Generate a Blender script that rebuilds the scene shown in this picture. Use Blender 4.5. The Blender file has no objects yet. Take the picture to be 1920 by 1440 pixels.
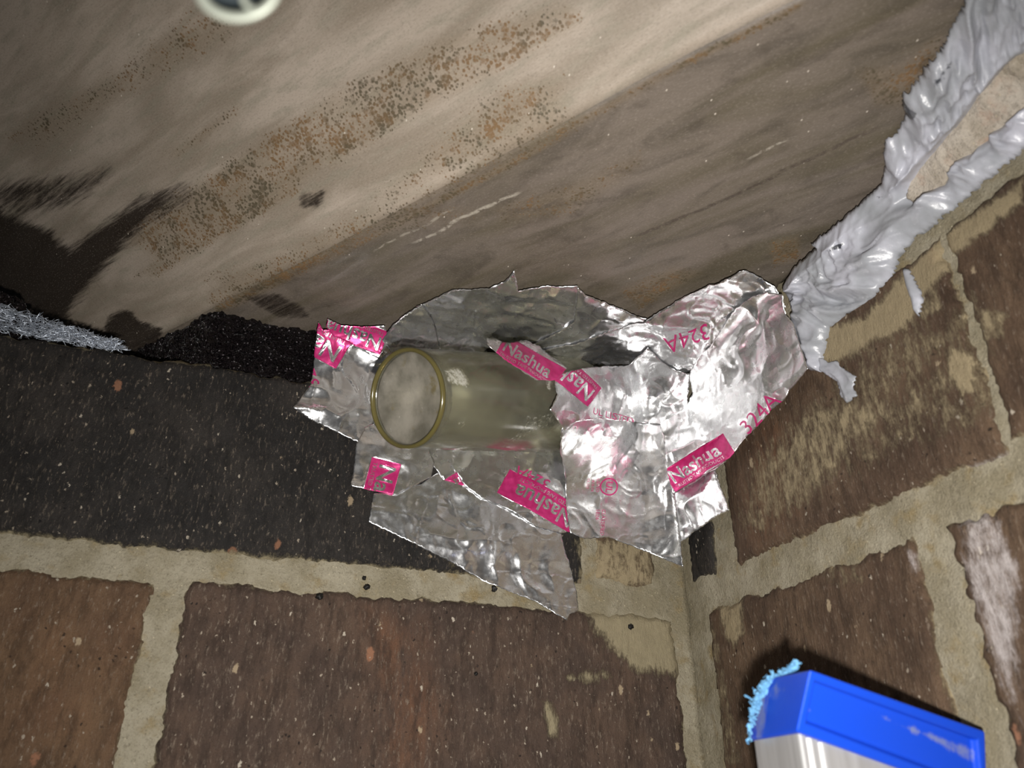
import bpy, bmesh, math, random
import numpy as np
from mathutils import Vector, Matrix
from mathutils.geometry import delaunay_2d_cdt

# ------------------------------------------------------------------ camera, light, exposure
D = 0.29                      # metres from the lens to the brick wall behind the tape
H = 0.60                      # lens height above the hearth
FPX = 1450.0
YAW, PITCH = math.radians(19.5), math.radians(28.0)
FW = np.array([math.sin(YAW)*math.cos(PITCH), math.cos(YAW)*math.cos(PITCH), math.sin(PITCH)])
RT = np.array([math.cos(YAW), -math.sin(YAW), 0.0])
UP = np.cross(RT, FW)
OFF = np.array([0, 0, H])

scene = bpy.context.scene
COL = scene.collection
cam_d = bpy.data.cameras.new('camera'); cam = bpy.data.objects.new('camera', cam_d); COL.objects.link(cam)
cam_d.sensor_width = 36.0; cam_d.lens = 36.0*FPX/1920.0
cam_d.clip_start = 0.002; cam_d.clip_end = 20
cam_d.dof.use_dof = True; cam_d.dof.focus_distance = 1.08*D; cam_d.dof.aperture_fstop = 17
cam.matrix_world = Matrix(((RT[0], UP[0], -FW[0], 0), (RT[1], UP[1], -FW[1], 0), (RT[2], UP[2], -FW[2], H), (0, 0, 0, 1)))
scene.camera = cam

world = bpy.data.worlds.new('world'); scene.world = world; world.use_nodes = True
world.node_tree.nodes['Background'].inputs[0].default_value = (0.9, 0.95, 1.0, 1)
world.node_tree.nodes['Background'].inputs[1].default_value = 0.025

ld = bpy.data.lights.new('phone_flash', 'SPOT'); ld.energy = 4.1; ld.color = (1.0, 0.965, 0.92)
ld.shadow_soft_size = 0.003; ld.spot_size = math.radians(120); ld.spot_blend = 1.0
flash = bpy.data.objects.new('phone_flash', ld); COL.objects.link(flash)
fp = -UP*0.016 + RT*0.006
aim = FW + RT*0.06 - UP*0.10
flash.location = Vector(fp + OFF)
flash.rotation_euler = Vector(aim).to_track_quat('-Z', 'Y').to_euler()

scene.view_settings.view_transform = 'Standard'; scene.view_settings.look = 'None'
scene.view_settings.gamma = 1.0; scene.view_settings.use_curve_mapping = False
scene.view_settings.exposure = 0.0

# ------------------------------------------------------------------ numbers
XR, ZT, ZM = 0.628, 0.515, 0.605     # side wall plane, top of the brickwork, underside of the hood (units of D)
def rays(px):
    px = np.asarray(px, float)
    d = FW[None]*FPX + RT[None]*(px[:, :1]-960) - UP[None]*(px[:, 1:2]-720)
    return d/np.linalg.norm(d, axis=1)[:, None]
def proj(P):                          # points in D units -> traced photograph coordinates
    d = P@FW
    d = np.where(np.abs(d) < 1e-4, 1e-4, d)
    out = np.stack([960+FPX*(P@RT)/d, 720-FPX*(P@UP)/d], 1)
    out[d < 0.02] = 1e5
    return out
def W(P): return np.asarray(P, float)*D + OFF
def at_depth(x, y, d):
    r = FW*FPX + RT*(x-960) - UP*(y-720)
    return r/(r@FW)*d

def _h(ix, iy, iz, s):
    n = (ix*374761393 + iy*668265263 + iz*2147483647 + s*1274126177) & 0xffffffff
    n = ((n ^ (n >> 13))*1274126177) & 0xffffffff
    n = ((n ^ (n >> 16))*2246822519) & 0xffffffff
    return ((n ^ (n >> 15)) & 0xffffff)/float(0xffffff)*2-1
def noise(P, s=0):
    P = np.asarray(P, float)
    i = np.floor(P).astype(np.int64); f = P-i; f = f*f*f*(f*(f*6-15)+10)
    r = 0
    for dx in (0, 1):
        for dy in (0, 1):
            for dz in (0, 1):
                w = (f[:, 0] if dx else 1-f[:, 0])*(f[:, 1] if dy else 1-f[:, 1])*(f[:, 2] if dz else 1-f[:, 2])
                r = r + w*_h(i[:, 0]+dx, i[:, 1]+dy, i[:, 2]+dz, s)
    return r
def fbm(P, s=0, o=4, g=0.5):
    r, a = 0, 1.0
    for k in range(o):
        r = r + a*noise(P*2.03**k + 17.3*k, s+k); a *= g
    return r
def smin(a, b, k):
    h = np.clip(0.5+0.5*(b-a)/k, 0, 1)
    return b*(1-h)+a*h-k*h*(1-h)
def sstep(x, a, b):
    t = np.clip((x-a)/(b-a), 0, 1); return t*t*(3-2*t)
def poly_sd(px, poly):                # >0 inside, in traced pixels
    poly = np.asarray(poly, float); d = np.full(len(px), 1e9); ins = np.zeros(len(px), bool)
    for a, b in zip(poly, np.roll(poly, -1, 0)):
        e = b-a; w = px-a
        t = np.clip((w@e)/max(e@e, 1e-9), 0, 1)
        d = np.minimum(d, np.linalg.norm(w-t[:, None]*e, axis=1))
        c = (a[1] > px[:, 1]) != (b[1] > px[:, 1])
        with np.errstate(divide='ignore', invalid='ignore'):
            xx = a[0]+(px[:, 1]-a[1])/(b[1]-a[1])*(b[0]-a[0])
        ins ^= c & (px[:, 0] < xx)
    return np.where(ins, d, -d)
def field(px, polys):                 # [(polygon, feather, strength)] -> 0..1
    r = np.zeros(len(px))
    for poly, fe, st in polys:
        r = np.maximum(r, st*sstep(poly_sd(px, poly), -fe, fe))
    return r

# tube in the corner: near end, far end, radii
TA = np.array([0.150, 0.796, 0.407]); TB = TA+0.84*(np.array([0.487, 1.000, 0.548])-TA)
TR0, TR1 = 0.0590, 0.0735
TD = (TB-TA)/np.linalg.norm(TB-TA); TL = np.linalg.norm(TB-TA)
def sdf(P, over):
    d = smin(smin(1.0-P[:, 1], XR-P[:, 0], 0.10), ZM-P[:, 2], 0.07)
    if over:
        h = np.clip((P-TA)@TD, 0, TL)
        c = np.linalg.norm(P-TA-h[:, None]*TD, axis=1) - (TR0+(TR1-TR0)*h/TL) - 0.004
        d = smin(d, c, 0.05)
    return d
def march(px, off, over=False):
    r = rays(px); t = np.full(len(r), 0.05)
    for _ in range(90):
        t = t + 0.8*(sdf(r*t[:, None], over)-off)
    return r*t[:, None]
def grad(P, over):
    g = np.zeros_like(P); e = 1e-3
    for k in range(3):
        q = P.copy(); q[:, k] += e; w = P.copy(); w[:, k] -= e
        g[:, k] = sdf(q, over)-sdf(w, over)
    return g/np.linalg.norm(g, axis=1)[:, None]

# ------------------------------------------------------------------ object helpers
def link(name, me, mats, parent=None):
    o = bpy.data.objects.new(name, me); COL.objects.link(o)
    for m in (mats if isinstance(mats, (list, tuple)) else [mats]): me.materials.append(m)
    if parent is not None: o.parent = parent
    return o
def tag(o, label, cat=None, group=None, kind=None):
    o['label'] = label
    if cat: o['category'] = cat
    if group: o['group'] = group
    if kind: o['kind'] = kind
    return o
def empty(name, loc):
    o = bpy.data.objects.new(name, None); COL.objects.link(o); o.location = Vector(loc); o.empty_display_size = 0.01
    bpy.context.view_layer.update()
    return o
def adopt(child, parent):
    child.parent = parent; child.matrix_parent_inverse = Matrix.Translation(-parent.location)
def pymesh(name, V, Fc, smooth=True, mi=None):
    me = bpy.data.meshes.new(name); me.from_pydata([tuple(v) for v in V], [], [tuple(f) for f in Fc])
    if mi is not None: me.polygons.foreach_set('material_index', np.asarray(mi, np.int32))
    me.polygons.foreach_set('use_smooth', np.full(len(me.polygons), smooth)); me.update()
    return me
def attr(me, name, vals):
    a = me.attributes.new(name, 'FLOAT', 'POINT'); a.data.foreach_set('value', np.asarray(vals, np.float32))
def bm_mesh(name, bm, smooth=False):
    me = bpy.data.meshes.new(name); bm.normal_update(); bm.to_mesh(me); bm.free()
    me.polygons.foreach_set('use_smooth', np.full(len(me.polygons), smooth)); return me

# ------------------------------------------------------------------ material builder
class M:
    def __init__(s, name):
        s.m = bpy.data.materials.new(name); s.m.use_nodes = True; s.t = s.m.node_tree
        s.p = s.t.nodes['Principled BSDF']; s.pos = s.n('ShaderNodeNewGeometry').outputs['Position']
    def n(s, typ): return s.t.nodes.new(typ)
    def put(s, sock, v):
        if isinstance(v, bpy.types.NodeSocket): s.t.links.new(v, sock)
        elif isinstance(v, tuple) and len(v) == 3 and sock.type == 'RGBA': sock.default_value = (*v, 1)
        else: sock.default_value = v
    def set(s, **k):
        for a, v in k.items(): s.put(s.p.inputs[a.replace('_', ' ')], v)
    def scaled(s, v, sc, rot=(0, 0, 0)):
        n = s.n('ShaderNodeMapping'); s.put(n.inputs['Vector'], v); n.inputs['Scale'].default_value = sc; n.inputs['Rotation'].default_value = rot
        return n.outputs[0]
    def noise(s, scale, detail=4, rough=0.55, vec=None, dist=0.0, col=False):
        n = s.n('ShaderNodeTexNoise'); s.put(n.inputs['Vector'], vec if vec is not None else s.pos)
        n.inputs['Scale'].default_value = scale; n.inputs['Detail'].default_value = detail
        n.inputs['Roughness'].default_value = rough; n.inputs['Distortion'].default_value = dist
        return n.outputs['Color' if col else 'Fac']
    def vor(s, scale, vec=None, out='Distance', feat='F1', rnd=1.0):
        n = s.n('ShaderNodeTexVoronoi'); n.feature = feat; s.put(n.inputs['Vector'], vec if vec is not None else s.pos)
        n.inputs['Scale'].default_value = scale; n.inputs['Randomness'].default_value = rnd
        return n.outputs[out]
    def math(s, op, a, b=0.0, c=None, clamp=False):
        n = s.n('ShaderNodeMath'); n.operation = op; n.use_clamp = clamp
        s.put(n.inputs[0], a); s.put(n.inputs[1], b)
        if c is not None: s.put(n.inputs[2], c)
        return n.outputs[0]
    def step(s, x, a, b, to0=0.0, to1=1.0):
        n = s.n('ShaderNodeMapRange'); n.interpolation_type = 'SMOOTHSTEP'; s.put(n.inputs['Value'], x)
        n.inputs['From Min'].default_value = a; n.inputs['From Max'].default_value = b
        n.inputs['To Min'].default_value = to0; n.inputs['To Max'].default_value = to1
        return n.outputs[0]
    def mix(s, f, a, b, mode='MIX'):
        n = s.n('ShaderNodeMix'); n.data_type = 'RGBA'; n.blend_type = mode
        s.put(n.inputs[0], f); s.put(n.inputs[6], a); s.put(n.inputs[7], b)
        return n.outputs[2]
    def attr(s, name):
        n = s.n('ShaderNodeAttribute'); n.attribute_name = name; return n.outputs['Fac']
    def bump(s, h, strength=0.5, dist=0.001, normal=None):
        n = s.n('ShaderNodeBump'); n.inputs['Strength'].default_value = strength; n.inputs['Distance'].default_value = dist
        s.put(n.inputs['Height'], h)
        if normal is not None: s.put(n.inputs['Normal'], normal)
        s.put(s.p.inputs['Normal'], n.outputs[0]); return n.outputs[0]
def lin(r, g, b):                     # 0..255 display colour to linear
    f = lambda c: (c/255/12.92) if c/255 <= 0.04045 else ((c/255+0.055)/1.055)**2.4
    return (f(r), f(g), f(b))

def mat_mortar(name='mortar', c1=lin(146, 137, 114), c2=lin(172, 164, 144), c3=lin(150, 134, 100)):
    m = M(name); n1 = m.noise(60, 6, 0.6); n2 = m.noise(1500, 4, 0.75); n5 = m.noise(420, 6, 0.7)
    c = m.mix(m.step(n1, 0.35, 0.65), c1, c2)
    c = m.mix(m.step(m.noise(140, 4), 0.52, 0.75), c, c3)
    c = m.mix(m.step(n5, 0.50, 0.72, 0.0, 0.55), c, tuple(x*0.62 for x in c1))
    c = m.mix(m.step(n2, 0.54, 0.70, 0.0, 0.75), c, tuple(x*0.5 for x in c1))
    c = m.mix(m.step(n2, 0.44, 0.32, 0.0, 0.5), c, tuple(min(1, x*1.25) for x in c2))
    v = m.vor(360); c = m.mix(m.step(v, 0.11, 0.06, 0, 0.8), c, lin(206, 194, 166))
    m.set(Base_Color=c, Roughness=0.95, Specular_IOR_Level=0.15)
    m.bump(m.math('ADD', n2, m.math('MULTIPLY', n5, 1.8)), 0.8, 0.0008)
    return m.m
MORTAR = mat_mortar()
CREAM = mat_mortar('cream_mortar', lin(178, 166, 148), lin(206, 196, 182), lin(190, 164, 146))

def mat_brick(name, c1, c2, smear=lin(168, 156, 126), seed=0.0, speck=1.0):
    m = M(name); sh = m.n('ShaderNodeVectorMath'); sh.operation = 'ADD'; m.put(sh.inputs[0], m.pos); sh.inputs[1].default_value = (seed, seed*0.7, seed*0.3)
    q = sh.outputs[0]
    st = m.scaled(q, (1.0, 1.0, 0.30))                       # drag marks run up the face
    n1 = m.noise(45, 5, 0.6, q); n2 = m.noise(1100, 5, 0.75, st); n3 = m.noise(300, 7, 0.72, st); n4 = m.noise(2400, 2, 0.7, q)
    c = m.mix(m.step(n1, 0.36, 0.64), c1, c2)
    c = m.mix(m.math('MULTIPLY', m.attr('rust'), m.step(m.noise(110, 6, 0.68, st), 0.34, 0.66)), c, lin(126, 86, 60))
    c = m.mix(m.step(n3, 0.42, 0.66, 0.0, 0.7), c, tuple(x*0.5 for x in c1))
    c = m.mix(m.step(n2, 0.54, 0.70, 0.0, 0.55*speck), c, lin(150, 136, 120))
    c = m.mix(m.step(n4, 0.54, 0.72, 0.0, 0.5), c, tuple(x*0.35 for x in c1))
    # fired-clay grit: orange, cream and pale inclusions of uneven outline
    wv = m.n('ShaderNodeVectorMath'); wv.operation = 'ADD'; wn = m.n('ShaderNodeVectorMath'); wn.operation = 'SCALE'
    m.put(wn.inputs[0], m.noise(700, 3, 0.7, q, 0, True)); wn.inputs['Scale'].default_value = 0.0022; m.put(wv.inputs[0], q); m.put(wv.inputs[1], wn.outputs[0])
    for sc, thr, colr, k, off in ((130, 0.20, lin(146, 104, 80), 0.88, 0.0), (190, 0.16, lin(164, 146, 120), 0.86, 3.1), (430, 0.17, lin(184, 174, 158), 0.90, 7.7), (800, 0.22, lin(160, 148, 132), 0.88, 5.2)):
        vv = m.scaled(wv.outputs[0], (1, 1, 0.55), (0.2, 0.1, off)); d = m.vor(sc, vv)
        rnd = m.n('ShaderNodeSeparateColor'); m.put(rnd.inputs[0], m.vor(sc, vv, 'Color'))
        rad = m.math('MULTIPLY', rnd.outputs[1], thr*1.6)
        mask = m.math('MULTIPLY', m.step(m.math('SUBTRACT', rad, d), 0.0, 0.08), m.math('GREATER_THAN', rnd.outputs[0], k))
        c = m.mix(m.math('MULTIPLY', mask, speck), c, colr)
    pit = m.math('MULTIPLY', m.step(m.vor(330, wv.outputs[0]), 0.2, 0.1), m.step(m.noise(90, 2, 0.5, q), 0.5, 0.6))
    c = m.mix(pit, c, tuple(x*0.3 for x in c1))
    # smeared mortar and lime bloom, broken up by the drag marks
    brk = m.math('ADD', m.math('MULTIPLY', m.noise(480, 10, 0.82, st), 0.85), m.math('MULTIPLY', m.noise(170, 8, 0.75, q), 0.50))
    a = m.attr('smear'); sm = m.math('MULTIPLY', m.step(m.math('SUBTRACT', m.math('ADD', a, brk), 1.08), 0.0, 0.20), m.step(a, 0.04, 0.25))
    c = m.mix(m.math('MULTIPLY', sm, 0.92), c, m.mix(m.noise(500, 5, 0.7, q), smear, tuple(x*0.62 for x in smear)))
    b = m.attr('lime'); lm = m.math('MULTIPLY', m.step(m.math('SUBTRACT', m.math('ADD', b, brk), 1.08), -0.08, 0.26), m.step(b, 0.04, 0.3))
    c = m.mix(m.math('MULTIPLY', lm, 0.9), c, lin(196, 188, 186))
    m.set(Base_Color=c, Roughness=m.step(n3, 0.3, 0.7, 0.60, 0.85), Specular_IOR_Level=0.3)
    m.bump(m.math('ADD', m.math('ADD', m.math('MULTIPLY', n2, 0.9), m.math('MULTIPLY', n3, 1.6)), m.math('ADD', m.math('MULTIPLY', sm, 0.6), m.math('MULTIPLY', n4, 0.5))), 0.75, 0.0008)
    return m.m
BR_BROWN = mat_brick('brick_brown', lin(76, 62, 54), lin(92, 74, 62), seed=1.0)
BR_TAN = mat_brick('brick_tan', lin(98, 76, 58), lin(112, 88, 66), seed=4.0)
BR_BLACK = mat_brick('brick_black', lin(38, 36, 35), lin(52, 48, 45), seed=7.0, speck=0.8)
BR_SIDE = mat_brick('brick_dark', lin(84, 66, 52), lin(104, 84, 66), smear=lin(176, 160, 128), seed=11.0)

# ------------------------------------------------------------------ brick walls
# stains traced on the brick faces: (outline in photograph pixels, feather, strength)
SMEAR = [([(1085, 1140), (1130, 1118), (1290, 1105), (1290, 1300), (1262, 1270), (1235, 1265), (1190, 1262), (1150, 1230), (1115, 1190)], 52, 0.84),
         ([(1040, 1265), (1120, 1245), (1190, 1265), (1120, 1290), (1060, 1285)], 24, 0.56),
         ([(1005, 1305), (1040, 1310), (1055, 1350), (1050, 1395), (1025, 1385)], 18, 0.62),
         ([(1068, 1000), (1230, 1000), (1240, 1110), (1080, 1115)], 24, 0.60),
         ([(805, 1030), (860, 1045), (900, 1090), (850, 1080)], 14, 0.45),
         ([(1520, 690), (1540, 610), (1620, 590), (1680, 520), (1760, 440), (1920, 330), (1920, 380), (1800, 480), (1740, 560), (1700, 620), (1650, 640), (1560, 690)], 40, 0.85),
         ([(1380, 860), (1500, 720), (1640, 700), (1700, 780), (1560, 960), (1400, 1040), (1360, 1000)], 80, 0.54),
         ([(1540, 620), (1900, 480), (1920, 800), (1700, 900), (1450, 1000)], 90, 0.47),
         ([(1770, 640), (1830, 660), (1835, 740), (1800, 750), (1770, 700)], 16, 0.66),
         ([(1810, 560), (1900, 580), (1890, 640), (1840, 650)], 18, 0.55),
         ([(1335, 1130), (1400, 1110), (1400, 1190), (1375, 1230), (1350, 1190)], 18, 0.62),
         ([(1500, 1060), (1620, 1020), (1640, 1100), (1560, 1120)], 26, 0.45),
         ([(1295, 1150), (1345, 1150), (1400, 1440), (1300, 1440)], 16, 0.48),
         ([(1700, 560), (1760, 520), (1780, 580), (1730, 610)], 18, 0.55)]
LIME = [([(1782, 940), (1840, 905), (1900, 1010), (1920, 1060), (1920, 1380), (1880, 1320), (1840, 1210), (1800, 1090)], 34, 0.52),
        ([(1690, 1020), (1730, 1030), (1735, 1090), (1700, 1080)], 14, 0.45),
        ([(1795, 870), (1920, 830), (1920, 920), (1850, 960)], 20, 0.5),
        ([(1600, 300), (1920, 180), (1920, 330), (1640, 520)], 40, 0.3)]
RUST = [([(690, 1150), (780, 1170), (800, 1260), (830, 1330), (790, 1440), (690, 1440), (715, 1300)], 55, 0.62),
        ([(1400, 780), (1470, 800), (1480, 960), (1420, 1010), (1400, 900)], 40, 0.7),
        ([(60, 1150), (250, 1180), (230, 1400), (20, 1380)], 60, 0.18)]
def wall_points(side, u, z, out):     # u: x on the back wall, y on the side wall; out: towards the room
    return np.stack([u, 1.0-out, z], 1) if side == 'back' else np.stack([XR-out, u, z], 1)
def brick(side, u0, u1, z0, z1, mat, parent, seed, proud=0.0045, label=None, rough=1.0):
    step = 0.0038
    nu, nz = max(8, int((u1-u0)/step)), max(8, int((z1-z0)/step))
    U, Z = np.meshgrid(np.linspace(u0, u1, nu+1), np.linspace(z0, z1, nz+1), indexing='ij')
    u, z = U.ravel(), Z.ravel()
    e = np.minimum(np.minimum(u-u0, u1-u), np.minimum(z-z0, z1-z))
    q = np.stack([u*30+seed, z*30, np.full_like(u, seed)], 1)
    fall = np.clip(1-e/0.05, 0, 1)
    du = (fbm(q, 1, 2)*0.0026+fbm(q*3.1, 7, 3, 0.7)*0.0030)*fall*rough; dz = (fbm(q+9, 2, 2)*0.0026+fbm(q*3.1+4, 8, 3, 0.7)*0.0030)*fall*rough
    out = proud + fbm(q*0.35, 3, 3)*0.0014 + fbm(q*2.2, 4, 3)*0.0007 - 0.012*np.clip(1-e/0.012, 0, 1)**2
    V = wall_points(side, u+du, z+dz, out)
    idx = np.arange((nu+1)*(nz+1)).reshape(nu+1, nz+1)
    F = []
    flip = side != 'back'
    def quad(a, b, c, d): F.append((a, d, c, b) if flip else (a, b, c, d))
    for i in range(nu):
        for j in range(nz): quad(idx[i, j], idx[i+1, j], idx[i+1, j+1], idx[i, j+1])
    ring = [idx[i, 0] for i in range(nu)]+[idx[nu, j] for j in range(nz)]+[idx[i, nz] for i in range(nu, 0, -1)]+[idx[0, j] for j in range(nz, 0, -1)]
    back = V[ring].copy(); k = len(V)
    if side == 'back': back[:, 1] = 1.045
    else: back[:, 0] = XR+0.045
    VV = np.vstack([V, back]); n = len(ring)
    for i in range(n): quad(ring[(i+1) % n], ring[i], k+i, k+(i+1) % n)
    F.append(tuple(range(k, k+n)) if flip else tuple(range(k+n-1, k-1, -1)))
    me = pymesh('brick', W(VV), F)
    px = proj(VV)
    ee = np.concatenate([e, np.zeros(n)]); attr(me, 'smear', np.maximum(field(px, SMEAR), 0.72*np.exp(-ee/0.010))); attr(me, 'lime', field(px, LIME)); attr(me, 'rust', field(px, RUST))
    o = link('brick', me, mat, parent)
    if label: o['label'] = label
    return o
def wall(name, side, u0, u1, z0, z1, label):
    step = 0.0075
    nu, nz = int((u1-u0)/step), int((z1-z0)/step)
    U, Z = np.meshgrid(np.linspace(u0, u1, nu+1), np.linspace(z0, z1, nz+1), indexing='ij'); u, z = U.ravel(), Z.ravel()
    q = np.stack([u*26, z*26, np.full_like(u, 5.0)], 1)
    out = -0.0015+fbm(q, 21, 4)*0.0022
    V = wall_points(side, u, z, out)
    idx = np.arange((nu+1)*(nz+1)).reshape(nu+1, nz+1); F = []
    flip = side != 'back'
    def quad(a, b, c, d): F.append((a, d, c, b) if flip else (a, b, c, d))
    for i in range(nu):
        for j in range(nz): quad(idx[i, j], idx[i+1, j], idx[i+1, j+1], idx[i, j+1])
    k = len(V); zf = -H/D               # body of the wall down to the hearth
    t = 0.35
    c = [(u0, zf, 0), (u1, zf, 0), (u1, z1, t), (u0, z1, t), (u0, zf, t), (u1, zf, t)]
    ex = np.vstack([wall_points(side, np.array([a]), np.array([b]), np.array([-w])) for a, b, w in c])
    V = np.vstack([V, ex])
    bot = [idx[i, 0] for i in range(nu+1)]; top = [idx[i, nz] for i in range(nu+1)]
    L = [idx[0, j] for j in range(nz+1)]; R = [idx[nu, j] for j in range(nz+1)]
    def ng(l): F.append(tuple(reversed(l)) if flip else tuple(l))
    ng([k, k+1]+bot[::-1]); ng(top+[k+2, k+3]); ng([k]+L+[k+3, k+4]); ng(R[::-1]+[k+1, k+5, k+2]); ng([k+4, k+3, k+2, k+5]); ng([k+1, k, k+4, k+5])
    o = link(name, pymesh(name, W(V), F), MORTAR); o['kind'] = 'structure'; o['label'] = label
    return o
wb = wall('wall_back', 'back', -1.25, XR+0.001, -0.36, ZT-0.012, 'brick wall facing the lens with tan mortar joints under the foil tape')
wr = wall('wall_right', 'right', -0.75, 1.30, -0.36, 0.80, 'brick side wall with smeared tan mortar beside the foil tape')
brick('back', -0.40, 0.462, 0.2600, ZT, BR_BLACK, wb, 1.3, 0.006, 'soot-black brick with pale specks under the dark foam')
brick('back', 0.480, 0.578, 0.2670, 0.50, BR_SIDE, wb, 2.9, 0.004)
brick('back', -1.25, -0.43, 0.2590, ZT, BR_BLACK, wb, 5.3, 0.004)
brick('back', -0.76, -0.0885, -0.031, 0.2255, BR_TAN, wb, 3.7, 0.0045, 'tan brown brick with orange grit')
brick('back', -0.0575, 0.601, -0.031, 0.2275, BR_BROWN, wb, 4.1, 0.005, 'brown brick with a rusty patch and mortar smeared over one corner')
brick('back', -1.25, -0.79, -0.031, 0.2255, BR_BROWN, wb, 6.6)
for a, b, s, mt in ((-1.25, -0.47, 8.1, BR_BROWN), (-0.435, 0.24, 9.2, BR_BROWN), (0.272, 0.60, 10.4, BR_TAN)):
    brick('back', a, b, -0.322, -0.064, mt, wb, s)
brick('right', 0.915, 0.985, 0.2700, 0.50, BR_BLACK, wr, 12.2, 0.004, 'narrow black brick end under the torn tape')
brick('right', 0.4485, 0.872, 0.2680, ZT-0.002, BR_SIDE, wr, 13.4, 0.004, 'dark brown brick streaked with mortar beside the foil tape', 1.2)
brick('right', -0.28, 0.4475, 0.2750, ZT, BR_SIDE, wr, 14.8, 0.004)
brick('right', 0.574, 0.955, -0.031, 0.2290, BR_SIDE, wr, 15.1, 0.004, 'dark brown brick behind the blue cap', 1.2)
brick('right', -0.10, 0.533, -0.031, 0.2290, BR_SIDE, wr, 16.5, 0.004, 'dark brick with white lime bloom', 1.3)
for a, b, s in ((0.76, 0.955, 17.2), (0.10, 0.725, 18.7)):
    brick('right', a, b, -0.322, -0.064, BR_SIDE, wr, s)

fl = bmesh.new(); bmesh.ops.create_cube(fl, size=1, matrix=Matrix.Translation((0, 0, -0.03)) @ Matrix.Diagonal((1.6, 1.6, 0.06, 1)))
floor = link('floor', bm_mesh('floor', fl), MORTAR); tag(floor, 'dusty mortar hearth floor below the brick walls', kind='structure')

# ------------------------------------------------------------------ steel hood over the brickwork
CD = np.array([0.477, -0.68]); CD = CD/np.linalg.norm(CD)          # direction of the fold in plan
CN = np.array([-CD[1], CD[0]]); CN = -CN if CN[0] > 0 else CN       # towards the lens
C0 = np.array([-0.099, 1.004])
T2, T3, SB = 0.66, 0.30, 0.215
def hood_z(s):
    z = np.where(s > 0, T2*s, 0.0)
    b = sstep(s, SB-0.05, SB+0.05)
    return ZM + z - (T2-T3)*np.where(s > SB, s-SB, 0)*1.0 + 0*b
SOOT_SHADE = [([(-120, 360), (0, 385), (70, 415), (130, 455), (250, 372), (345, 335), (310, 395), (235, 470), (180, 530), (110, 620), (-120, 660)], 44, 1.05),
        ([(-120, 400), (0, 400), (100, 435), (150, 540), (110, 640), (-120, 660)], 40, 1.25),  # dark left corner: its shade is painted in along with the soot
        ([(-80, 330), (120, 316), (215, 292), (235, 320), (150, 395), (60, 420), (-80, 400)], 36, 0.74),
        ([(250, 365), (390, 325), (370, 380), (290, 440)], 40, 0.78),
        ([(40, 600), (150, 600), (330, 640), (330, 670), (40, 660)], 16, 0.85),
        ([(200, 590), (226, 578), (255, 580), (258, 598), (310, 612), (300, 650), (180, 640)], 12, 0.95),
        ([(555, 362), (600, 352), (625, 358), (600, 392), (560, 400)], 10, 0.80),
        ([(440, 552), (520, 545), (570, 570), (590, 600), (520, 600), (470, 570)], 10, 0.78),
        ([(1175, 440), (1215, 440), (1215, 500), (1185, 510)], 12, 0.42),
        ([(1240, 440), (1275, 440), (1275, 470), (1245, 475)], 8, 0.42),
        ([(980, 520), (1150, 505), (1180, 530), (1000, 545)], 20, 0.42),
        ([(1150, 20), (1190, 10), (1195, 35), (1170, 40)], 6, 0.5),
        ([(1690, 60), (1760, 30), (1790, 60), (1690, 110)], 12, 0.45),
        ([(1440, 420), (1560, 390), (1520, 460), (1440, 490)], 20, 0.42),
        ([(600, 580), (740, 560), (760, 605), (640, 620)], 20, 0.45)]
RUSTM = [([(200, 430), (390, 325), (640, 165), (830, 68), (1000, 20), (1070, 5), (1100, 40), (1000, 90), (900, 140), (800, 190), (640, 285), (520, 380), (400, 440), (300, 490)], 22, 0.62),
         ([(600, 290), (820, 150), (1000, 70), (1080, 20), (1090, 45), (1000, 100), (830, 185), (620, 315)], 12, 0.72),
         ([(250, 520), (430, 390), (560, 340), (560, 365), (450, 430), (300, 520)], 10, 0.62),
         ([(380, 560), (700, 400), (1000, 240), (1080, 215), (950, 305), (640, 465), (420, 580)], 26, 0.62),
         ([(0, 260), (120, 190), (250, 110), (330, 40), (400, 0), (470, 60), (330, 130), (200, 200), (80, 270)], 40, 0.55),
         ([(900, 400), (700, 370), (940, 160), (1060, 140), (1060, 240), (900, 300), (600, 440), (430, 540), (380, 520)], 40, 0.62),
         ([(300, 290), (440, 200), (480, 190), (420, 240), (330, 300)], 15, 0.55),
         ([(400, 575), (640, 462), (945, 304), (1290, 112), (1500, 0), (1515, 6), (1295, 124), (950, 316), (645, 474), (410, 590)], 5, 0.85),
         ([(1160, 545), (1260, 500), (1320, 510), (1200, 580)], 14, 0.66),
         ([(1440, 455), (1500, 440), (1500, 490), (1450, 500)], 10, 0.7),
         ([(1600, 130), (1690, 120), (1760, 60), (1780, 90), (1700, 200), (1640, 200)], 20, 0.60),
         ([(920, 390), (1100, 330), (1200, 280), (1210, 310), (1080, 400), (940, 420)], 20, 0.48)]
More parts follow.
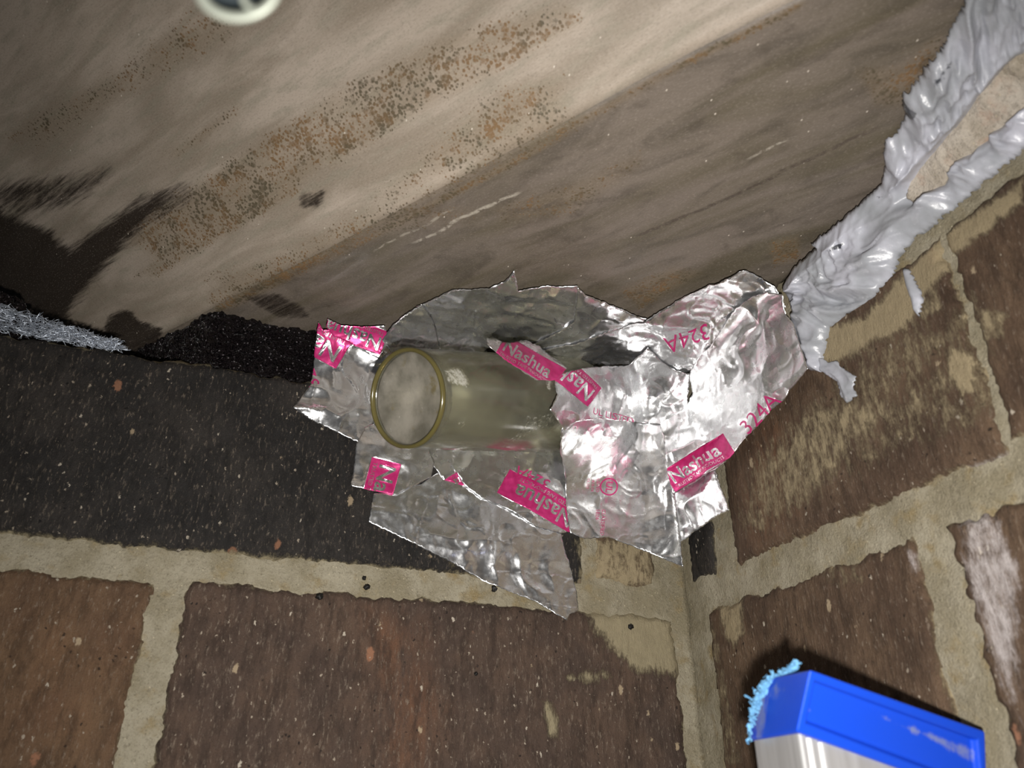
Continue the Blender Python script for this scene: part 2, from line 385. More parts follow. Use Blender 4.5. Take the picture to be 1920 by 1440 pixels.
def mat_hood():
    m = M('hood_steel'); uv = m.n('ShaderNodeAttribute'); uv.attribute_name = 'run'; q = uv.outputs['Vector']
    st = m.scaled(q, (1, 5.5, 1)); ln = m.scaled(q, (0.5, 7, 1))
    n1 = m.noise(14, 5, 0.55, st, 0.6); n2 = m.noise(60, 5, 0.6, st, 0.3)
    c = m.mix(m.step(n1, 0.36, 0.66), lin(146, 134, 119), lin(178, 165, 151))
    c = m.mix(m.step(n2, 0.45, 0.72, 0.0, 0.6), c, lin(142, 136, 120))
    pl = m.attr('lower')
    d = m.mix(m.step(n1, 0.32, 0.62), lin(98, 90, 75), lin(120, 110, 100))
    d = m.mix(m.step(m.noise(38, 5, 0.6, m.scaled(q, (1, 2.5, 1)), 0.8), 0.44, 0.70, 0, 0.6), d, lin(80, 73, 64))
    c = m.mix(pl, c, d)  # lower plate: olive tint, its dimmer grazing light darkened into the colour
    # rust freckles
    a = m.attr('rust'); wb_ = m.math('ADD', m.math('MULTIPLY', m.math('SUBTRACT', m.noise(900, 4, 0.75), 0.5), 0.9), m.math('MULTIPLY', m.math('SUBTRACT', m.noise(120, 5, 0.65), 0.5), 1.3))
    rad = m.math('ADD', m.math('MULTIPLY', a, 0.86), m.math('MULTIPLY', wb_, m.step(a, 0.02, 0.3)))
    r = m.math('MAXIMUM', m.step(m.math('SUBTRACT', rad, m.vor(850)), 0.0, 0.25), m.math('MULTIPLY', m.step(m.math('SUBTRACT', rad, m.vor(330)), 0.12, 0.35), 0.7))
    c = m.mix(m.math('MULTIPLY', m.step(a, 0.1, 0.8), 0.40), c, lin(128, 110, 84))
    c = m.mix(m.math('MULTIPLY', r, 0.88), c, m.mix(m.step(m.noise(90, 4), 0.40, 0.62), lin(84, 76, 58), lin(122, 94, 62)))
    # soot brushed along the sheet, with the left corner's shade painted in
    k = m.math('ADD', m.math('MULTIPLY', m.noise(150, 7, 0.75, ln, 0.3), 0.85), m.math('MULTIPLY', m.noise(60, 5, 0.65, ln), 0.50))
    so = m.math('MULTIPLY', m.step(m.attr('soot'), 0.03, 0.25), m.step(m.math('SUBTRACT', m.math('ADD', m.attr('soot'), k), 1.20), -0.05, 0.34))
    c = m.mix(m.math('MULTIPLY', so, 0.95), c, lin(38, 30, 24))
    # scratches: pale and dark lines drawn along the sheet
    def seg(a_, b_, wd):
        sx = m.n('ShaderNodeSeparateXYZ'); m.put(sx.inputs[0], q)
        wob = m.math('MULTIPLY', m.math('SUBTRACT', m.noise(40, 4, 0.6, q), 0.5), 0.006)
        ax, ay = a_; bx, by = b_; L = math.hypot(bx-ax, by-ay); ex, ey = (bx-ax)/L, (by-ay)/L
        dx = m.math('SUBTRACT', sx.outputs[0], ax); dy = m.math('SUBTRACT', sx.outputs[1], ay)
        al = m.math('ADD', m.math('MULTIPLY', dx, ex), m.math('MULTIPLY', dy, ey))
        pe = m.math('ADD', m.math('SUBTRACT', m.math('MULTIPLY', dy, ex), m.math('MULTIPLY', dx, ey)), wob)
        ins = m.math('MULTIPLY', m.step(al, -0.002, 0.004), m.step(al, L+0.002, L-0.004))
        return m.math('MULTIPLY', m.math('MULTIPLY', m.step(m.math('ABSOLUTE', pe), wd, wd*0.3), ins), m.step(m.noise(300, 3, 0.7, q), 0.36, 0.56))
    for (a_, b_, wd, col, f) in SCR:
        c = m.mix(m.math('MULTIPLY', seg(a_, b_, wd), f), c, col)
    gr = m.noise(1600, 3, 0.75, m.scaled(q, (0.6, 1.5, 1))); c = m.mix(m.step(gr, 0.5, 0.72, 0, 0.35), c, lin(78, 70, 60)); c = m.mix(m.step(gr, 0.46, 0.3, 0, 0.25), c, lin(196, 184, 172))
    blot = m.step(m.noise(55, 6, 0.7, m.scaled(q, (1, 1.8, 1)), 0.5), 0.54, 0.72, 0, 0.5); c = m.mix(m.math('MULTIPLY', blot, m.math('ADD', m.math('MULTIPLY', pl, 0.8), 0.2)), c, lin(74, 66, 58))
    # lint and mineral flecks
    c = m.mix(m.step(m.vor(150, m.scaled(m.pos, (1.3, 0.7, 1.1))), 0.055, 0.02), c, lin(214, 204, 190))
    m.set(Base_Color=c, Roughness=m.step(n2, 0.3, 0.7, 0.46, 0.62), Specular_IOR_Level=0.38)
    m.bump(m.math('ADD', m.math('MULTIPLY', m.noise(300, 4, 0.6), 0.6), m.math('ADD', r, m.noise(24, 3, 0.5, q))), 0.25, 0.0009)
    return m.m
def run_of(x, y):                      # photograph pixel on the hood -> sheet coordinates in metres
    r = rays([(x, y)])[0]; t = 0.1
    for _ in range(400):
        p = r*t; s = (p[:2]-C0)@CN; t += 0.5*(hood_z(np.array([s]))[0]-p[2])
    p = r*t
    return (float((p[:2]-C0)@CD*D), float((p[:2]-C0)@CN*D))
SCR = [(run_of(775, 455), run_of(975, 358), 0.0010, lin(186, 178, 164), 0.8), (run_of(700, 465), run_of(850, 395), 0.0007, lin(180, 172, 158), 0.6),
       (run_of(1190, 442), run_of(1470, 325), 0.0011, lin(76, 66, 58), 0.8), (run_of(1440, 335), run_of(1650, 238), 0.0012, lin(80, 70, 62), 0.8),
       (run_of(1010, 392), run_of(1060, 368), 0.0012, lin(92, 84, 74), 0.7), (run_of(1395, 300), run_of(1490, 255), 0.0008, lin(190, 182, 168), 0.6),
       (run_of(930, 400), run_of(1240, 355), 0.0016, lin(88, 80, 70), 0.55)]
HOOD_M = mat_hood()
def hood_part(name, s_vals, lower, parent):
    uv = np.concatenate([np.arange(-2.2, -0.75, 0.03), np.arange(-0.75, 1.45, 0.0080)])
    S, U = np.meshgrid(s_vals, uv, indexing='ij'); s, u = S.ravel(), U.ravel()
    xy = C0[None]+s[:, None]*CN+u[:, None]*CD
    q = np.stack([u*4, s*6, np.zeros_like(u)], 1)
    z = hood_z(s)+fbm(q, 31, 3)*0.004
    if not lower:                       # rounded second bend
        w = 0.06; t = np.clip((s-SB+w)/(2*w), 0, 1); z = z-(T2-T3)*w*0.5*(t*(1-t))*2*0.5
    P = np.column_stack([xy, z]); ns, nu = len(s_vals), len(uv)
    idx = np.arange(ns*nu).reshape(ns, nu)
    ok = (P[:, 0] < XR-0.001) & (P[:, 1] < 2.2) & (P[:, 1] > -0.55) & (P[:, 0] > -1.6)
    # keep the sheet square against the side wall by sliding its rim onto it
    F = []
    P2 = P.copy()
    for i in range(ns-1):
        for j in range(nu-1):
            c = (idx[i, j], idx[i, j+1], idx[i+1, j+1], idx[i+1, j])
            if all(ok[list(c)]): F.append(c)
            elif sum(ok[list(c)]) >= 2 and max(P[list(c), 0]) > XR-0.02:
                for k in c:
                    if P[k, 0] > XR-0.0015: P2[k, 0] = XR-0.0015
                F.append(c)
    used = np.unique(np.array(F).ravel()); mp = -np.ones(len(P), int); mp[used] = np.arange(len(used))
    Q = P2[used]; F = [tuple(mp[list(f)]) for f in F]
    me = pymesh(name, W(Q), F); px = proj(Q)
    attr(me, 'soot', field(px, SOOT_SHADE)); attr(me, 'rust', field(px, RUSTM)); attr(me, 'lower', np.full(len(Q), 1.0 if lower else 0.0))  # the soot mask also carries the painted shade of the left corner
    a = me.attributes.new('run', 'FLOAT_VECTOR', 'POINT')
    a.data.foreach_set('vector', np.column_stack([u[used]*D, s[used]*D, np.zeros(len(used))]).astype(np.float32).ravel())
    o = link(name, me, HOOD_M); adopt(o, parent)
    so = o.modifiers.new('thick', 'SOLIDIFY'); so.thickness = 0.002; so.offset = 1.0 if lower is None else 1.0
    return o
hood = empty('metal_hood', W((0.2, 0.6, ZM)))
tag(hood, 'rusty soot-streaked folded sheet metal hood slanting over the brick walls', 'metal hood')
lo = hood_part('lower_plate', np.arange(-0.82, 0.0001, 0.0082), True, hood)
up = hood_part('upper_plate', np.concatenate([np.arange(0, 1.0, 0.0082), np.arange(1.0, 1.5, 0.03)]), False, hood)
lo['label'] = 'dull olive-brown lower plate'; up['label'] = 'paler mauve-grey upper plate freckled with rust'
for o in (lo, up):                     # thickness goes up, away from the lens
    if o.data.polygons[0].normal.z > 0:
        o.data.flip_normals()
    o.modifiers['thick'].offset = -1.0

# ------------------------------------------------------------------ traced sheets: foil tape, sealant, crusts
def resample(poly, step, jit, rng):
    out = []
    for a, b in zip(poly, poly[1:]+poly[:1]):
        a, b = np.array(a, float), np.array(b, float); L = np.linalg.norm(b-a); n = max(1, int(round(L/step)))
        nrm = np.array([-(b-a)[1], (b-a)[0]])/max(L, 1e-6)
        for i in range(n):
            j = 0 if i == 0 else (rng.uniform(-jit, jit))
            out.append(a+(b-a)*i/n+nrm*j)
    return out
def glyphs(txt, height, ang, ox, oy, bold=0.0, shear=0.0):
    c = bpy.data.curves.new('t', 'FONT'); c.body = txt; c.size = 1.0; c.resolution_u = 2; c.offset = bold; c.shear = shear
    o = bpy.data.objects.new('t', c); me = bpy.data.meshes.new_from_object(o)
    k = height/0.70; a = math.radians(ang); e1 = np.array([math.cos(a), math.sin(a)]); e2 = np.array([math.sin(a), -math.cos(a)])
    V = np.array([(v.co.x, v.co.y) for v in me.vertices]) if len(me.vertices) else np.zeros((0, 2))
    P = np.array([ox, oy])+k*(V[:, :1]*e1+V[:, 1:2]*e2) if len(V) else V
    T = [list(p.vertices) for p in me.polygons]
    w = (V[:, 0].max()*k) if len(V) else 0
    bpy.data.objects.remove(o); bpy.data.curves.remove(c); bpy.data.meshes.remove(me)
    return P, T, w
class Print:                           # pink ink: boxes with knocked-out letters, plain letters, rings
    def __init__(s): s.box, s.out, s.ink = [], [], []
    def tris(s, where, P, T):
        for t in T: where.append([P[i] for i in t])
    def logo(s, ox, oy, ang, h, ln=3.0):
        a = math.radians(ang); e1 = np.array([math.cos(a), math.sin(a)]); e2 = np.array([math.sin(a), -math.cos(a)]); o = np.array([ox, oy], float)
        s.box.append([o, o+e1*ln*h, o+e1*ln*h+e2*h, o+e2*h])
        q = o+e1*0.12*h+e2*0.33*h
        P, T, w = glyphs('Nashua', 0.55*h, ang, q[0], q[1], 0.018)
        k = min(1.0, 2.72*h/w); P = q+(P-q)*k; s.tris(s.out, P, T)
        q = o+e1*0.14*h+e2*0.10*h
        P, T, w = glyphs('TRUSTED TAPE PRODUCTS', 0.135*h, ang, q[0], q[1], 0.0)
        s.tris(s.out, q+(P-q)*np.array([1, 1])*min(1.0, 2.75*h/w), T); return s
    def text(s, txt, ox, oy, ang, h, bold=0.0):
        P, T, w = glyphs(txt, h, ang, ox, oy, bold); s.tris(s.ink, P, T); return s
    def ring(s, cx, cy, r, w):
        n = 26
        for i in range(n):
            a, b = 2*math.pi*i/n, 2*math.pi*(i+1)/n
            s.ink.append([np.array([cx+r*math.cos(a), cy+r*math.sin(a)]), np.array([cx+r*math.cos(b), cy+r*math.sin(b)]),
                          np.array([cx+(r-w)*math.cos(b), cy+(r-w)*math.sin(b)]), np.array([cx+(r-w)*math.cos(a), cy+(r-w)*math.sin(a)])])
        return s
def sheet2d(poly, step, jit, rng, pr=None):
    B = resample(poly, 4.0, jit, rng); nB = len(B)
    verts = [Vector((p[0], -p[1])) for p in B]; faces = []; kind = []
    def add(idx, k):
        ar = sum(verts[idx[i]].x*verts[idx[(i+1) % len(idx)]].y-verts[idx[(i+1) % len(idx)]].x*verts[idx[i]].y for i in range(len(idx)))
        if abs(ar) < 0.02: return
        faces.append(idx if ar > 0 else idx[::-1]); kind.append(k)
    add(list(range(nB)), 0)
    if pr:
        for lst, k in ((pr.box, 1), (pr.out, 2), (pr.ink, 3)):
            for pl in lst:
                b = len(verts); verts += [Vector((float(p[0]), -float(p[1]))) for p in pl]; add(list(range(b, len(verts))), k)
    pn = np.array(poly, float); x0, y0 = pn.min(0); x1, y1 = pn.max(0)
    gx, gy = np.meshgrid(np.arange(x0, x1, step), np.arange(y0, y1, step*0.87)); g = np.stack([gx.ravel(), gy.ravel()], 1)
    g[:, 0] += np.where((np.round((g[:, 1]-y0)/(step*0.87)).astype(int) % 2) == 1, step/2, 0)
    g += rng.uniform(-0.22, 0.22, g.shape)*step
    g = g[poly_sd(g, [tuple(b) for b in B]) > step*0.55]
    verts += [Vector((float(a), -float(b))) for a, b in g]
    r = delaunay_2d_cdt(verts, [], faces, 0, 1e-4, True)
    V = np.array([(v.x, -v.y) for v in r[0]]); F, mi = [], []
    for f, of in zip(r[2], r[5]):
        ks = {kind[i] for i in of}
        if 0 not in ks: continue
        F.append((f[0], f[2], f[1]) if False else tuple(f)); mi.append(1 if (3 in ks or (1 in ks and 2 not in ks)) else 0)
    return V, F, mi
def compact(V, F):
    used = np.unique(np.array([i for f in F for i in f])); mp = -np.ones(len(V), int); mp[used] = np.arange(len(used))
    return V[used], [tuple(int(mp[i]) for i in f) for f in F]

def mat_foil(name, ink):
    m = M(name); n = m.noise(900, 3, 0.6); n2 = m.noise(260, 3, 0.55)
    if ink: m.set(Base_Color=m.mix(m.step(n2, 0.3, 0.7), lin(214, 60, 132), lin(190, 40, 108)), Metallic=0.35, Roughness=0.36)
    else: m.set(Base_Color=m.mix(m.step(n2, 0.35, 0.65), (0.97, 0.97, 0.98), (0.92, 0.93, 0.94)), Metallic=0.95, Roughness=m.step(n2, 0.3, 0.7, 0.18, 0.30))
    m.bump(m.math('ADD', m.math('MULTIPLY', n, 0.2), n2), 0.14, 0.0006)
    return m.m
FOIL, INK = mat_foil('foil', False), mat_foil('pink_ink_on_foil', True)
LAYER = 0.0019
def billow(q, s): return np.abs(noise(q, s))
def foil(label, poly, layer, seed, pr=None, amp=1.0, over=False, wrinkle=None, fine=1.0):
    rng = np.random.default_rng(seed)
    V, F, mi = sheet2d(poly, 2.7, 0.8, rng, pr); V, F = compact(V, F)
    P = march(V, 0.0085+LAYER*layer, over); N = grad(P, over)
    # folds shared by every layer, then creases of this strip alone
    w = P+0.012*np.stack([fbm(P*18, 51, 2), fbm(P*18, 52, 2), fbm(P*18, 53, 2)], 1)
    h = 0.0085*(0.5-billow(w*12, 40))+0.0050*(0.4-billow(w*23+3, 41))
    q = w+seed*3.7
    if wrinkle is not None:
        a = math.radians(wrinkle); e1 = RT*math.cos(a)-UP*math.sin(a); e2 = RT*math.sin(a)+UP*math.cos(a)
        q2 = np.stack([(q@e1)*22, (q@e2)*70, (q@FW)*22], 1); h = h+0.0017*fine*(0.4-billow(q2, 42))+0.0007*fine*(0.4-billow(q2*1.9+5, 45))
    h2 = 0.0016*(0.4-billow(q*38, 43))+0.0006*(0.4-billow(q*75+1, 44))+0.00012*noise(q*150, 46)
    cr = np.exp(-billow(q*19, 47)/0.035)*0.0012+np.exp(-billow(q*33+7, 48)/0.045)*0.0008
    h = np.maximum(amp*(h+fine*(h2+cr)), -0.0045)
    P = P+N*h[:, None]
    P = P
    me = pymesh('foil_tape', W(P), F, True, mi)
    o = link('foil_tape', me, [FOIL, INK]); tag(o, label, 'foil tape', 'strips of silver foil tape over the corner gap')
    if me.polygons[len(me.polygons)//2].normal.dot(Vector(FW)) > 0: me.flip_normals()
    s = o.modifiers.new('thick', 'SOLIDIFY'); s.thickness = 0.00012; s.offset = -1.0
    return o

foil('plain foil strip lying behind the clear tube', [(690, 668), (905, 645), (930, 680), (945, 760), (935, 820), (900, 846), (800, 850), (700, 800)], 0, 1)
foil('leftmost dark foil strip with a serrated edge beside the black foam',
     [(597, 603), (606, 618), (640, 614), (670, 614), (716, 612), (728, 640), (745, 660), (715, 690), (704, 740), (702, 790), (672, 830), (610, 800), (548, 767), (566, 742), (582, 722), (588, 690), (590, 650)],
     1, 2, Print().logo(660, 640, 210, 62).text('324A', 600, 722, 250, 24), 0.9)
foil('small pink-printed foil scrap tucked under the metal hood above the tube mouth',
     [(614, 597), (612, 612), (625, 630), (655, 642), (690, 664), (712, 674), (732, 655), (722, 612), (680, 613), (640, 611)], 2, 3, Print().logo(728, 622, 200, 46), 0.7)
foil('foil strip curling up the metal hood above the tube mouth',
     [(716, 636), (735, 612), (760, 590), (790, 572), (806, 590), (818, 620), (828, 662), (745, 664), (728, 652)], 3, 4, None, 0.8)
foil('dark mirror-like foil strip on the metal hood with a pointed tip',
     [(780, 576), (800, 568), (850, 545), (905, 537), (945, 528), (964, 509), (972, 540), (990, 535), (1083, 530), (1086, 560), (1080, 602), (1010, 638), (960, 640), (915, 650), (905, 662), (825, 662), (818, 620), (806, 590)], 2, 5, None, 1.0, wrinkle=15)
foil('crumpled foil flap between the dark strip and the hood edge',
     [(1083, 533), (1100, 547), (1135, 560), (1170, 580), (1214, 592), (1195, 604), (1140, 640), (1080, 662), (1040, 668), (1000, 642), (1076, 600)], 3, 6, None, 1.0, wrinkle=-25)
foil('torn foil scrap bunched below the tube mouth',
     [(798, 838), (860, 840), (915, 862), (880, 915), (830, 900), (808, 872)], 3, 7, Print().logo(900, 862, 150, 26), 1.0)
foil('large smooth foil strip hanging lowest over the mortar joint',
     [(700, 925), (735, 922), (790, 908), (830, 880), (870, 890), (930, 925), (1000, 975), (1050, 992), (1058, 1030), (1072, 1070), (1082, 1110), (1084, 1145), (1068, 1152), (1063, 1164), (1000, 1125), (915, 1092), (850, 1055), (770, 1018), (690, 980), (695, 955)],
     3, 8, None, 0.75, fine=0.9)
foil('foil strip with a cut-off pink logo below the tube mouth',
     [(668, 832), (684, 802), (700, 796), (740, 838), (800, 836), (814, 868), (806, 897), (770, 915), (742, 929), (690, 920), (657, 912), (663, 880)], 4, 9, Print().logo(697, 858, 105, 56), 0.8)
foil('crinkled foil strip with an upside-down pink logo below the tube',
     [(848, 846), (905, 838), (960, 822), (1060, 792), (1058, 870), (1062, 940), (1070, 997), (1050, 1001), (1000, 988), (950, 955), (900, 935), (868, 908), (845, 872)],
     4, 10, Print().logo(1093, 955, 209.4, 52).text('324A', 1032, 905, 209.4, 22), 0.9)
foil('foil scrap with a ragged lower edge over the narrow black brick',
     [(1345, 875), (1352, 905), (1368, 957), (1335, 975), (1277, 1018), (1262, 950), (1255, 920), (1300, 880)], 4, 11, None, 0.9)
foil('wrinkled beige-looking foil strip running up to the grey sealant',
     [(985, 660), (1075, 640), (1130, 620), (1200, 600), (1260, 575), (1330, 535), (1385, 507), (1397, 505), (1425, 520), (1455, 537), (1478, 575), (1440, 610), (1380, 620), (1330, 680), (1260, 710), (1200, 700), (1120, 700), (1050, 695)],
     4, 12, Print().text('324A', 1327, 604, 161, 29), 1.0, wrinkle=20, fine=1.3)
foil('bright white foil sheet with a ringed pink safety mark',
     [(1050, 806), (1062, 778), (1130, 768), (1160, 785), (1243, 795), (1250, 850), (1260, 900), (1270, 960), (1277, 1015), (1282, 1064), (1210, 1035), (1140, 1008), (1095, 1011), (1068, 1000), (1062, 960), (1057, 880), (1050, 845)],
     5, 13, Print().ring(1141, 913, 17, 2.6).text('UL', 1136, 902, 95, 13, 0.01).text('LISTED', 1119, 897, 95, 6).text('181B-FX', 1110, 897, 95, 5).text('UL723', 1101, 897, 95, 5)
     .text('CLASSIFIED', 1128, 955, 95, 7).text('5B26', 1117, 955, 95, 7), 0.50, fine=1.4, over=True)
foil('dark reflective foil strip over the far end of the tube',
     [(1040, 703), (1060, 699), (1100, 690), (1180, 685), (1215, 652), (1260, 690), (1296, 702), (1290, 745), (1284, 770), (1243, 797), (1160, 788), (1120, 784), (1075, 790), (1056, 806), (1028, 768), (1044, 740)],
     6, 14, Print().logo(1128, 728, 222, 46).text('UL LISTED', 1108, 775, 15, 12), 0.75, over=True)
foil('narrow pink-printed foil strip along the top of the tube',
     [(912, 634), (940, 640), (985, 638), (1010, 648), (1062, 690), (1046, 712), (1005, 713), (985, 702), (960, 682), (935, 664), (913, 648)], 7, 15, Print().logo(928, 664, 31, 44), 0.6, over=True)
foil('broad crumpled foil sheet with a full pink logo by the side wall',
     [(1292, 705), (1312, 665), (1335, 645), (1380, 575), (1410, 556), (1440, 546), (1470, 552), (1476, 590), (1492, 610), (1503, 650), (1520, 692), (1470, 750), (1420, 805), (1375, 852), (1345, 880), (1262, 927), (1252, 880), (1247, 830), (1238, 795), (1282, 765), (1300, 738)],
     7, 16, Print().logo(1267, 923, -32.5, 45).text('324A', 1407, 818, -46, 29), 0.85, fine=0.75)

# grey sealant smeared along hood and side wall
def mat_caulk():
    m = M('grey_sealant'); n = m.noise(30, 5, 0.6); st = m.attr('dirt')
    c = m.mix(m.step(n, 0.35, 0.65), lin(152, 155, 160), lin(194, 195, 206))
    c = m.mix(m.step(m.math('ADD', st, m.math('MULTIPLY', m.noise(260, 5, 0.7), 1.0)), 1.02, 1.2), c, lin(66, 68, 74))
    m.set(Base_Color=c, Roughness=0.33, Specular_IOR_Level=0.5)
    m.bump(m.noise(420, 4, 0.6), 0.3, 0.0006); return m.m
CAULK = mat_caulk()
def blob(name, label, cat, poly, seed, mat, thick, ridge, ang, feather, group=None, jit=1.6, step=3.2, dirt=(), lift=0.001, thin=None):
    rng = np.random.default_rng(seed); V, F, mi = sheet2d(poly, step, jit, rng); V, F = compact(V, F)
    sd = np.maximum(poly_sd(V, poly), 0)
    P = march(V, lift); N = grad(P, False)
    a = math.radians(ang); e1 = RT*math.cos(a)-UP*math.sin(a); e2 = RT*math.sin(a)+UP*math.cos(a)
    wp = P+0.02*np.stack([fbm(P*9, 61, 2), fbm(P*9, 62, 2), fbm(P*9, 63, 2)], 1)
    q = np.stack([(wp@e1)*7, (wp@e2)*40, (wp@FW)*9], 1)+seed
    edge = np.sqrt(np.clip(sd/feather, 0, 1))
    h = thick*edge*(1+0.35*fbm(q*0.5, 65, 2))+ridge*edge*((0.5-billow(q, 66))+0.5*(0.5-billow(q*2.1, 67))+0.3*(0.4-billow(q*np.array([6.0, 3.5, 5.0]), 69))+0.15*fbm(q*5, 68, 2))
    if thin: h = h*(1-0.9*field(V, [(thin, 14, 1.0)]))
    P = P+N*np.maximum(h, 0.0004*edge)[:, None]
    me = pymesh(name, W(P), F, True); attr(me, 'dirt', field(V, dirt) if dirt else np.zeros(len(V)))
    if me.polygons[len(me.polygons)//2].normal.dot(Vector(FW)) > 0: me.flip_normals()
    o = link(name, me, mat); tag(o, label, cat, group); s = o.modifiers.new('thick', 'SOLIDIFY'); s.thickness = 0.0004; s.offset = -1.0
    return o
CRUST = [(1905, 95), (1945, 90), (1965, 150), (1935, 205), (1885, 240), (1840, 280), (1800, 310), (1782, 350), (1745, 372), (1722, 385), (1700, 372), (1706, 335), (1735, 300), (1780, 245), (1815, 205), (1840, 165), (1875, 120)]
blob('sealant_bead', 'thick pale grey sealant smeared between the metal hood and the side wall', 'sealant',
     [(1960, -60), (1830, -60), (1800, 20), (1778, 60), (1762, 92), (1740, 110), (1718, 150), (1692, 175), (1690, 196), (1697, 212), (1680, 250), (1660, 262), (1656, 290), (1660, 310), (1652, 345), (1630, 365), (1600, 392), (1560, 425), (1520, 456), (1532, 462), (1490, 498), (1472, 530), (1485, 580), (1505, 650), (1522, 695), (1545, 700), (1552, 660), (1560, 615), (1600, 585), (1640, 560), (1680, 512), (1690, 480), (1715, 450), (1760, 418), (1790, 392), (1840, 350), (1900, 300), (1960, 250)],
     71, CAULK, 0.012, 0.019, 52, 26, thin=CRUST, dirt=[([(1720, 130), (1780, 80), (1790, 100), (1740, 150)], 14, 0.62), ([(1690, 180), (1712, 186), (1705, 214), (1690, 210)], 5, 0.7), ([(1575, 448), (1602, 448), (1600, 464), (1578, 464)], 4, 0.75), ([(1640, 358), (1668, 362), (1650, 372)], 5, 0.6),
      ([(1800, 130), (1830, 90), (1835, 110), (1806, 140)], 8, 0.5), ([(1475, 560), (1490, 560), (1510, 650), (1500, 660)], 6, 0.55), ([(1520, 455), (1600, 395), (1605, 410), (1540, 465)], 8, 0.45)])
blob('sealant_smear', 'thin grey sealant smear trailing from the tape corner onto the brick', 'sealant',
     [(1535, 668), (1552, 680), (1568, 676), (1580, 690), (1606, 706), (1600, 728), (1608, 742), (1588, 756), (1576, 742), (1570, 716), (1552, 704), (1536, 694)], 72, CAULK, 0.003, 0.006, 60, 9, jit=1.5, step=2.2, lift=0.0075)
blob('sealant_smear', 'small mauve-grey sealant dab alone on the brick right of the bead', 'sealant',
     [(1696, 505), (1706, 508), (1722, 538), (1731, 560), (1726, 592), (1716, 580), (1712, 560), (1702, 535)], 73, CAULK, 0.003, 0.003, 70, 8, step=2.2, lift=0.0075)
blob('mortar_crust', 'rough cream mortar crust lying over the grey sealant', 'mortar crust',
     CRUST,
     74, CREAM, 0.003, 0.006, 52, 14, jit=2.2, lift=0.0045)

# ------------------------------------------------------------------ clear tube
def mat_tube(name, kind):
    m = M(name); q = m.pos; n1 = m.noise(70, 5, 0.6); n2 = m.noise(500, 4, 0.7)
    out = m.t.nodes['Material Output']
    if kind == 'rim':
        m.set(Base_Color=m.mix(n1, lin(98, 90, 50), lin(136, 126, 80)), Roughness=0.18, Specular_IOR_Level=0.5, Transmission_Weight=0.45); return m.m
    if kind == 'pane':
        c = m.mix(m.step(n1, 0.32, 0.68), lin(122, 118, 106), lin(182, 176, 164))
        c = m.mix(m.step(m.noise(150, 4), 0.60, 0.72), c, lin(140, 128, 96)); c = m.mix(m.step(n2, 0.66, 0.74), c, lin(235, 232, 224))
        m.set(Base_Color=c, Roughness=0.35, Transmission_Weight=0.5, IOR=1.2); m.bump(n1, 0.3, 0.0015); return m.m
    dirt = m.math('ADD', m.attr('grime'), m.math('MULTIPLY', n2, 0.55))
    dirt = m.math('MULTIPLY', m.step(m.attr('grime'), 0.05, 0.3), m.math('ADD', m.attr('grime'), m.math('MULTIPLY', m.noise(900, 5, 0.8, m.scaled(m.pos, (0.6, 1, 1))), 0.7))); d = m.step(dirt, 0.84, 0.98)
    c = m.mix(m.step(n1, 0.35, 0.65), lin(214, 212, 190), lin(190, 188, 164)); c = m.mix(d, c, lin(214, 212, 200))
    m.set(Base_Color=c, Roughness=m.step(n1, 0.3, 0.7, 0.05, 0.16), Specular_IOR_Level=0.5, IOR=1.45, Transmission_Weight=m.math('SUBTRACT', m.step(n1, 0.3, 0.7, 0.93, 0.80), m.math('MULTIPLY', d, 0.5)))
    m.bump(m.math('ADD', n1, m.math('MULTIPLY', n2, 0.25)), 0.18, 0.001); return m.m
tube = empty('clear_tube', W(TA)); tag(tube, 'dirty clear glass tube poking mouth-first out of the foil tape', 'glass tube')
a0 = np.cross(TD, np.array([0, 0, 1.0])); a0 /= np.linalg.norm(a0); a1 = np.cross(TD, a0)
def lathe(name, prof, n, mat, grime=False):
    th = np.linspace(0, 2*math.pi, n, endpoint=False); V = []
    for (l, r) in prof:
        V.append(TA+TD*l+r*(np.cos(th)[:, None]*a0+np.sin(th)[:, None]*a1))
    V = np.vstack(V); F = []
    for i in range(len(prof)-1):
        for j in range(n): F.append((i*n+j, i*n+(j+1) % n, (i+1)*n+(j+1) % n, (i+1)*n+j))
    if prof[0][1] > 1e-6 and prof[0] != prof[-1]: pass
    me = pymesh(name, W(V), F)
    if grime:
        px = proj(V)
        attr(me, 'grime', field(px, [([(828, 690), (862, 684), (882, 710), (884, 735), (862, 728), (838, 722)], 9, 0.60), ([(980, 770), (1050, 760), (1050, 800), (960, 840), (900, 845), (960, 805)], 16, 0.5),
                                     ([(855, 780), (880, 770), (875, 800), (850, 812)], 8, 0.5), ([(1018, 690), (1040, 700), (1036, 740), (1020, 730)], 8, 0.6)]))
    o = link(name, me, mat); adopt(o, tube); return o
wt = 0.0048
rr = lambda l: TR0+(TR1-TR0)*l/TL
L2 = TL
body = [(l, rr(l)) for l in np.linspace(0.006, L2, 60)]+[(l, rr(l)-wt) for l in np.linspace(L2, 0.006, 60)]
body.append(body[0])
lathe('tube_wall', body, 96, mat_tube('tube_glass', 'body'), True)
rim = []
for i in range(13):
    a = 2*math.pi*i/12; rim.append((0.003+0.0036*math.sin(a), TR0-wt/2+0.0027*math.cos(a)))
o = lathe('rim', rim, 96, mat_tube('tube_rim', 'rim')); o['label'] = 'olive-tinted rim'
pane = [(0.011+0.004*math.cos(r/TR0*3), r) for r in np.linspace(0.0002, TR0-wt*0.98, 24)]
pane = pane+[(0.019, TR0-wt*0.98)]+[(0.019+0.004*math.cos(r/TR0*3), r) for r in np.linspace(TR0-wt*0.98, 0.0002, 10)]+[pane[0]]
o = lathe('frosted_base', pane, 72, mat_tube('tube_frosted', 'pane')); o['label'] = 'milky frosted end disc'

